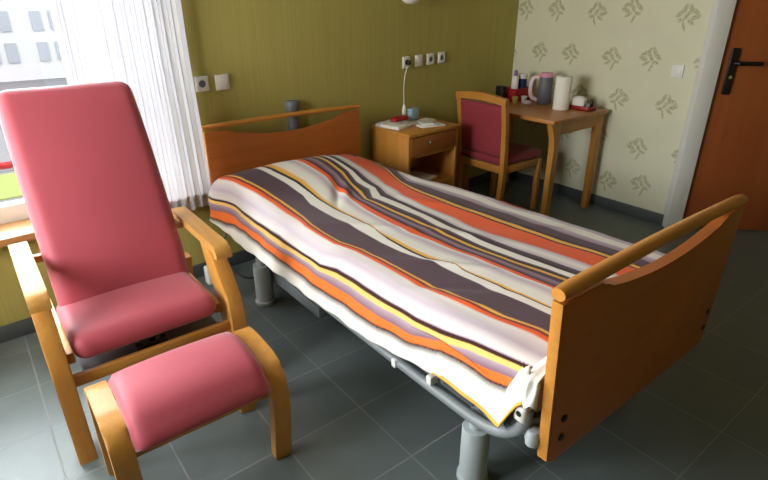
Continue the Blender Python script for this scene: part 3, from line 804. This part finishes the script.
for a in ((1.645, 1.667, .33, .372), (1.392, 1.412, .29, .335)):
    bm = B(); box(bm, .13, .587, *a, .004); link('cross_rail', bm, M['beech_x'], fs)

# ------------------------------------------------------------ nightstand
NX0, NX1, NY0, NY1 = 2.252, 2.742, 2.642, 3.022
ns = thing('nightstand', ((NX0+NX1)/2, 2.83, 0), 'wooden nightstand with one drawer and an open shelf beside the headboard', 'nightstand', TH)
bm = B(); box(bm, NX0-.006, NX1+.006, NY0-.012, NY1, .705, .73, .005, 3); link('top', bm, M['nighttop'], ns)
for x in (NX0, NX1-.02):
    bm = B(); box(bm, x, x+.02, NY0, NY1-.004, 0, .705, .002); link('side_panel', bm, M['nightwood'], ns)
bm = B(); box(bm, NX0+.02, NX1-.02, NY1-.018, NY1-.006, .06, .705); link('back_panel', bm, M['nightwood'], ns)
for z in (.335, .552):
    bm = B(); box(bm, NX0+.02, NX1-.02, NY0+.012, NY1-.018, z, z+.018); link('shelf', bm, M['nightwood'], ns)
bm = B(); box(bm, NX0+.02, NX1-.02, NY0+.005, NY0+.02, .06, .335); link('plinth_panel', bm, M['nightwood'], ns)
bm = B(); box(bm, NX0+.022, NX1-.022, NY0-.004, NY0+.25, .576, .701, .004); dr = link('drawer', bm, M['drawerwood'], ns)
bm = B(); lathe(bm, [(0, 0), (.007, 0), (.006, .01), (.013, .018), (.012, .026), (0, .028)], n=18, M=Matrix.Translation((2.42, NY0-.0042, .655)) @ Matrix.Rotation(PI/2, 4, 'X')); tag(link('knob', bm, M['chrome'], dr), 'pale metal knob')
def single(name, bm, m, origin, label, cat, group=None, smooth=None): return tag(link(name, bm, m, origin=origin, smooth=smooth), label, cat, group)
# in the open shelf
bm = B(); box(bm, -.075, .075, -.1, .1, 0, .018, .004, M=Matrix.Translation((2.50, 2.77, .3535)) @ Matrix.Rotation(.3, 4, 'Z'))
single('magazine', bm, M['paper'], (2.50, 2.77, .353), 'pale magazine lying in the open shelf of the nightstand', 'magazine')
# on top
ZT = .7302
def sheet_stack(name, cx, cy, w, d, h, rz, m, label, cat, z=ZT):
    bm = B(); box(bm, -w/2, w/2, -d/2, d/2, 0, h, min(.003, h*.3), M=Matrix.Translation((cx, cy, z)) @ Matrix.Rotation(rz, 4, 'Z'))
    return single(name, bm, m, (cx, cy, z), label, cat)
sheet_stack('newspaper', 2.37, 2.89, .21, .21, .022, .22, M['news'], 'folded white newspaper on the left of the nightstand, under the red case', 'newspaper')
sheet_stack('magazine', 2.575, 2.79, .19, .20, .010, -.25, M['news'], 'grey printed magazine lying flat at the front of the nightstand top', 'magazine')
sheet_stack('notepad', 2.55, 2.77, .09, .08, .009, -.4, M['paper'], 'small white notepad on top of the grey magazine', 'notepad', ZT+.0102)
sheet_stack('envelope', 2.665, 2.895, .12, .08, .006, .25, M['paper'], 'white envelope at the right end of the nightstand top', 'envelope')
bm = B(); pad(bm, .075, .03, .014, .0135, Matrix.Translation((2.43, 2.925, ZT+.0375)) @ Matrix.Rotation(.15, 4, 'Z'), .004, 10)
single('spectacle_case', bm, M['red'], (2.43, 2.925, ZT+.022), 'bright red case lying on the white newspaper on the nightstand', 'case', smooth=True)
bm = B(); box(bm, -.045, .045, -.022, .022, 0, .085, .005, 3, M=Matrix.Translation((2.595, 2.965, ZT)) @ Matrix.Rotation(.2, 4, 'Z'))
single('tissue_box', bm, M['skyblue'], (2.595, 2.965, ZT), 'small pale blue box standing at the back of the nightstand', 'box')
# call handset hanging from the socket
ch = thing('call_handset', (2.52, 2.985, ZT), 'white bedside call handset on a cord plugged into the wall socket', 'call handset')
hx = 2.534
bm = B(); lathe(bm, [(0, .036), (.011, .036), (.015, .045), (.016, .08), (.010, .108), (.005, .118), (0, .118)], c=(hx-.012, 2.985, ZT), n=18); link('handset', bm, M['white_plastic'], ch)
pk = wall_pt(*on_wall(2.632, 1.122))
bm = B(); tube(bm, curve([(hx-.012, 2.985, ZT+.112), (hx-.006, 2.995, .88), (hx+.004, 3.01, .95), (hx+.02, 3.02, 1.03), (pk.x-.012, pk.y-.03, 1.10)], 6), .0032, 8); link('cord', bm, M['white_plastic'], ch)
bm = B(); lathe(bm, [(0, 0), (.017, 0), (.016, .02), (.008, .03), (0, .03)], n=18, M=Matrix.Translation((pk.x, pk.y-.0165, pk.z)) @ Matrix.Rotation(PI/2, 4, 'X')); tag(link('plug', bm, M['black'], ch), 'dark plug')

# ------------------------------------------------------------ desk
DK0, DK1, DY0, DY1, DZT = 3.15, 3.825, 2.14, 3.05, .78
dk = thing('writing_desk', ((DK0+DK1)/2, 2.58, 0), 'wooden writing desk with square legs against the leaf wallpaper', 'desk')
bm = B(); box(bm, DK0, DK1, DY0, DY1, DZT-.028, DZT, .005, 3); link('desk_top', bm, M['desktop'], dk)
for a in ((DY0+.025, DY0+.045), (DY1-.045, DY1-.025)):
    bm = B(); box(bm, DK0+.06, DK1-.05, *a, DZT-.115, DZT-.028); link('apron', bm, M['deskwood'], dk)
for sx in (0, 1):
    for sy in (0, 1):
        x0 = DK0+.022 if sx == 0 else DK1-.022; dx = 1 if sx == 0 else -1
        ya, yb = (DY0+.018, DY0+.062) if sy == 0 else (DY1-.062, DY1-.018)
        P = [(x0, 0), (x0+dx*.055, 0), (x0+dx*.058, .60), (x0+dx*.075, .665), (x0+dx*.07, DZT-.0285), (x0, DZT-.0285)]
        if sx == 0: P = [(x0+.035, 0), (x0+.092, 0), (x0+.098, .60), (x0+.098, DZT-.0285), (x0-.02, DZT-.0285), (x0+.0, .715), (x0+.034, .64), (x0+.04, .58)]
        bm = B(); prism(bm, P, 'y', ya, yb, .004); link('leg', bm, M['deskwood'], dk)

# ------------------------------------------------------------ desk chair
cx0, cx1, cy0, cy1 = 2.94, 3.43, 2.395, 2.865
dc = thing('desk_chair', (3.17, 2.63, 0), 'wooden chair with burgundy padded back and seat pushed up to the desk', 'chair')
for y in (cy0, cy1-.04):
    bm = B(); prism(bm, curve([(cx0+.0, 0), (cx0+.03, .25), (cx0+.035, .45), (cx0+.02, .7), (cx0-.012, .915)], 5)+curve([(cx0+.026, .915), (cx0+.056, .7), (cx0+.075, .45), (cx0+.07, .25), (cx0+.035, 0)], 5), 'y', y, y+.04, .004); link('rear_leg', bm, M['chairwood'], dc)
    bm = B(); box(bm, cx1-.04, cx1, y, y+.036, 0, .42, .004); link('front_leg', bm, M['chairwood'], dc)
    bm = B(); box(bm, cx0+.06, cx1-.03, y+.006, y+.03, .37, .425, .003); link('seat_rail', bm, M['chairwood'], dc)
for x in (cx0+.05, cx1-.03):
    bm = B(); box(bm, x-.012, x+.012, cy0+.03, cy1-.03, .37, .425, .003); link('cross_rail', bm, M['chairwood'], dc)
bm = B(); n = 16; P = []
for k in range(n+1):
    u = k/n; P.append((cy0-.004+(cy1-cy0+.008)*u, .914+.022*math.sin(PI*u)))
for k in range(n, -1, -1):
    u = k/n; P.append((cy0-.004+(cy1-cy0+.008)*u, .868+.016*math.sin(PI*u)))
prism(bm, P, 'x', cx0-.016, cx0+.022, .006); link('top_rail', bm, M['chairwood'], dc)
Rb = Matrix.Translation((cx0+.034, 2.63, .68)) @ Matrix.Rotation(-.11, 4, 'Y') @ Matrix.Rotation(PI/2, 4, 'Y')
bm = B(); pad(bm, .185, .198, .022, .02, Rb, .008, 16); link('backrest', bm, M['burgundy'], dc, smooth=True)
bm = B(); pad(bm, .235, .225, .03, .028, Matrix.Translation((3.21, 2.63, .456)), .012, 16); link('seat', bm, M['burgundy'], dc, smooth=True)

# ------------------------------------------------------------ things on the desk
Z = DZT+.0003
bm = B(); lathe(bm, [(.020, 0), (.058, 0), (.060, .004), (.060, .10), (.061, .13), (.060, .236), (.058, .24), (.020, .24)], c=(3.565, 2.385, Z), n=36)
pr = single('paper_towel_roll', bm, M['paper_roll'], (3.565, 2.385, Z), 'white paper towel roll standing upright on the desk', 'paper roll')
bm = B(); lathe(bm, [(.017, 0), (.0198, 0), (.0198, .2405), (.017, .2405), (.017, 0)], c=(3.565, 2.385, Z), n=24); link('core', bm, M['cardboard'], pr)
# red tray with things
tr = thing('serving_tray', (3.665, 2.30, Z), 'low red tray at the front right corner of the desk', 'tray')
bm = B(); x0, x1, y0, y1 = 3.598, 3.732, 2.19, 2.41
x0 = 3.632
box(bm, x0, x1, y0, y1, Z, Z+.006)
for a in ((x0, x0+.006, y0, y1), (x1-.006, x1, y0, y1), (x0, x1, y0, y0+.006), (x0, x1, y1-.006, y1)): box(bm, *a, Z, Z+.03, .001)
link('tray_base', bm, M['darkred'], tr)
bm = B(); pad(bm, .042, .055, .038, .022, Matrix.Translation((3.683, 2.315, Z+.0445)) @ Matrix.Rotation(.3, 4, 'Z'), .012, 12)
bmesh.ops.translate(bm, verts=bm.verts, vec=(0, 0, .0))
single('tissue_pack', bm, M['paper'], (3.683, 2.315, Z+.0065), 'crumpled white tissue pack lying in the red tray', 'tissues', smooth=True)
bm = B(); lathe(bm, [(0, 0), (.015, 0), (.016, .05), (.012, .056), (.012, .07), (0, .071)], c=(3.708, 2.222, Z+.0065), n=18)
single('pill_bottle', bm, M['black'], (3.708, 2.222, Z+.0065), 'small black bottle at the front end of the red tray', 'bottle')
bm = B(); lathe(bm, [(0, 0), (.014, 0), (.015, .045), (0, .046)], c=(3.662, 2.218, Z+.0065), n=18)
single('glass_jar', bm, M['greypaper'], (3.662, 2.218, Z+.0065), 'small grey pot in the red tray in front of the tissue pack', 'pot')
# pink-lidded jug
jg = thing('pitcher', (3.585, 2.615, Z), 'grey pitcher with a pink lid behind the paper roll', 'pitcher')
bm = B(); lathe(bm, [(0, 0), (.052, 0), (.056, .01), (.054, .12), (.050, .205), (0, .206)], c=(3.600, 2.60, Z), n=28); tag(link('body', bm, M['mid_grey'], jg), 'grey body')
bm = B(); lathe(bm, [(0, .2065), (.052, .2065), (.054, .22), (.045, .238), (0, .244)], c=(3.600, 2.60, Z), n=28); tag(link('lid', bm, M['pinkplastic'], jg), 'pink lid')
bm = B(); tube(bm, curve([(3.565, 2.640, Z+.20), (3.535, 2.668, Z+.195), (3.522, 2.68, Z+.14), (3.53, 2.675, Z+.06), (3.562, 2.642, Z+.03)], 6), .016, 10); tag(link('handle', bm, M['palepink'], jg), 'pale pink handle')
bm = B(); pad(bm, .05, .03, .012, .011, Matrix.Translation((3.475, 2.66, Z+.0125)) @ Matrix.Rotation(.5, 4, 'Z'), .006, 8)
single('folded_napkin', bm, M['palepink'], (3.475, 2.66, Z), 'pale pink folded napkin beside the pitcher on the desk', 'napkin', smooth=True)
# red box with bottles
rb = thing('storage_basket', (3.60, 2.86, Z), 'red open basket at the back of the desk holding bottles', 'basket')
x0, x1, y0, y1, h = 3.485, 3.70, 2.79, 2.92, .10
bm = B(); box(bm, x0, x1, y0, y1, Z, Z+.006)
for a in ((x0, x0+.006, y0, y1), (x1-.006, x1, y0, y1), (x0, x1, y0, y0+.006), (x0, x1, y1-.006, y1)): box(bm, *a, Z, Z+h, .0015)
link('basket_body', bm, M['red'], rb)
zb = Z+.0065
bt = thing('lotion_bottle', (3.545, 2.855, zb), 'white bottle with a lilac cap standing in the red basket', 'bottle')
bm = B(); lathe(bm, [(0, 0), (.026, 0), (.028, .006), (.028, .17), (.02, .185), (.012, .188), (0, .188)], c=(3.545, 2.855, zb), n=22); link('bottle_body', bm, M['white_plastic'], bt)
bm = B(); lathe(bm, [(0, .1885), (.014, .1885), (.014, .225), (.012, .23), (0, .23)], c=(3.545, 2.855, zb), n=20); tag(link('cap', bm, M['lilac'], bt), 'lilac cap')
jr = thing('cream_jar', (3.635, 2.855, zb), 'dark blue jar with a white lid standing in the red basket', 'jar')
bm = B(); lathe(bm, [(0, 0), (.036, 0), (.038, .006), (.038, .158), (0, .16)], c=(3.635, 2.855, zb), n=24); link('jar_body', bm, M['navy'], jr)
bm = B(); lathe(bm, [(0, .1605), (.039, .1605), (.039, .196), (.036, .2), (0, .2)], c=(3.635, 2.855, zb), n=24); tag(link('lid', bm, M['white_plastic'], jr), 'white lid')
bm = B(); box(bm, 3.40, 3.46, 2.86, 2.93, Z, Z+.12, .006); single('radio', bm, M['black'], (3.43, 2.895, Z), 'small black box at the far left corner of the desk', 'box')
for x, y, m, l in ((3.452, 2.765, 'yellowgreen', 'small yellow-green cup in front of the red basket, nearer the wall'), (3.525, 2.735, 'white_plastic', 'small white cup in front of the red basket')):
    bm = B(); lathe(bm, [(0, 0), (.019, 0), (.024, .05), (.0215, .05), (.017, .004), (0, .004)], c=(x, y, Z), n=20); single('cup', bm, M[m], (x, y, Z), l, 'cup')

for n_ in ('storage_basket', 'lotion_bottle', 'cream_jar', 'pitcher', 'folded_napkin', 'radio', 'cup', 'cup.001'):
    bpy.data.objects[n_].location.x += .045
# white adapter behind the armchair
bm = B(); box(bm, .875, .925, 2.80, 2.855, .002, .115, .01, 3)
single('power_adapter', bm, M['white_plastic'], (.9, 2.828, 0), 'white plastic power adapter on the floor behind the armchair', 'adapter')

# ------------------------------------------------------------ light
w = bpy.data.worlds.new('overcast_sky'); S.world = w; w.use_nodes = True
nt = w.node_tree; nt.nodes.clear()
ow = nt.nodes.new('ShaderNodeOutputWorld'); bg = nt.nodes.new('ShaderNodeBackground')
tc = nt.nodes.new('ShaderNodeTexCoord'); sp = nt.nodes.new('ShaderNodeSeparateXYZ'); nt.links.new(tc.outputs['Generated'], sp.inputs[0])
mr = nt.nodes.new('ShaderNodeMapRange'); mr.inputs[1].default_value = -.1; mr.inputs[2].default_value = .7; nt.links.new(sp.outputs[2], mr.inputs[0])
mx = nt.nodes.new('ShaderNodeMix'); mx.data_type = 'RGBA'; mx.inputs[6].default_value = (1.0, .98, .95, 1); mx.inputs[7].default_value = (.86, .93, 1.0, 1)
nt.links.new(mr.outputs[0], mx.inputs[0]); nt.links.new(mx.outputs[2], bg.inputs[0]); bg.inputs[1].default_value = SKY
nt.links.new(bg.outputs[0], ow.inputs[0])
def portal(name, loc, rot, sx, sy):
    l = bpy.data.lights.new(name, 'AREA'); l.shape = 'RECTANGLE'; l.size = sx; l.size_y = sy; l.cycles.is_portal = True
    o = bpy.data.objects.new(name, l); C.objects.link(o); o.location = loc; o.rotation_euler = rot
c = WB+Matrix.Rotation(TH, 3, 'Z') @ Vector(((WU0+WU1)/2, WT+.02, (WZ0+WZ1)/2))
portal('window_daylight', c, (-PI/2, 0, TH), WU1-WU0, WZ1-WZ0)
portal('side_window_daylight', (XL-.24, (V0+V1)/2, (VZ0+VZ1)/2), (0, -PI/2, 0), VZ1-VZ0, V1-V0)

# ------------------------------------------------------------ camera
cam = bpy.data.cameras.new('camera'); co = bpy.data.objects.new('camera', cam); C.objects.link(co)
cam.sensor_fit = 'HORIZONTAL'; cam.sensor_width = 36; cam.lens = 36*531.148/768; cam.clip_start = .02; cam.clip_end = 300
R = Matrix(((0.78715373, 0.25746047, -0.56044903), (-0.61675268, 0.32524594, -0.71682021), (-0.00226909, 0.90990614, 0.41480799)))
co.matrix_world = Matrix.Translation((0, 0, 1.55)) @ R.to_4x4()
S.camera = co
S.view_settings.view_transform = 'Standard'; S.view_settings.look = 'None'; S.view_settings.gamma = 1
S.view_settings.use_curve_mapping = False; S.view_settings.exposure = EXPOSURE
S.cycles.use_denoising = True
S.cycles.max_bounces = 10; S.cycles.diffuse_bounces = 6; S.cycles.transparent_max_bounces = 12
S.cycles.sample_clamp_indirect = 8
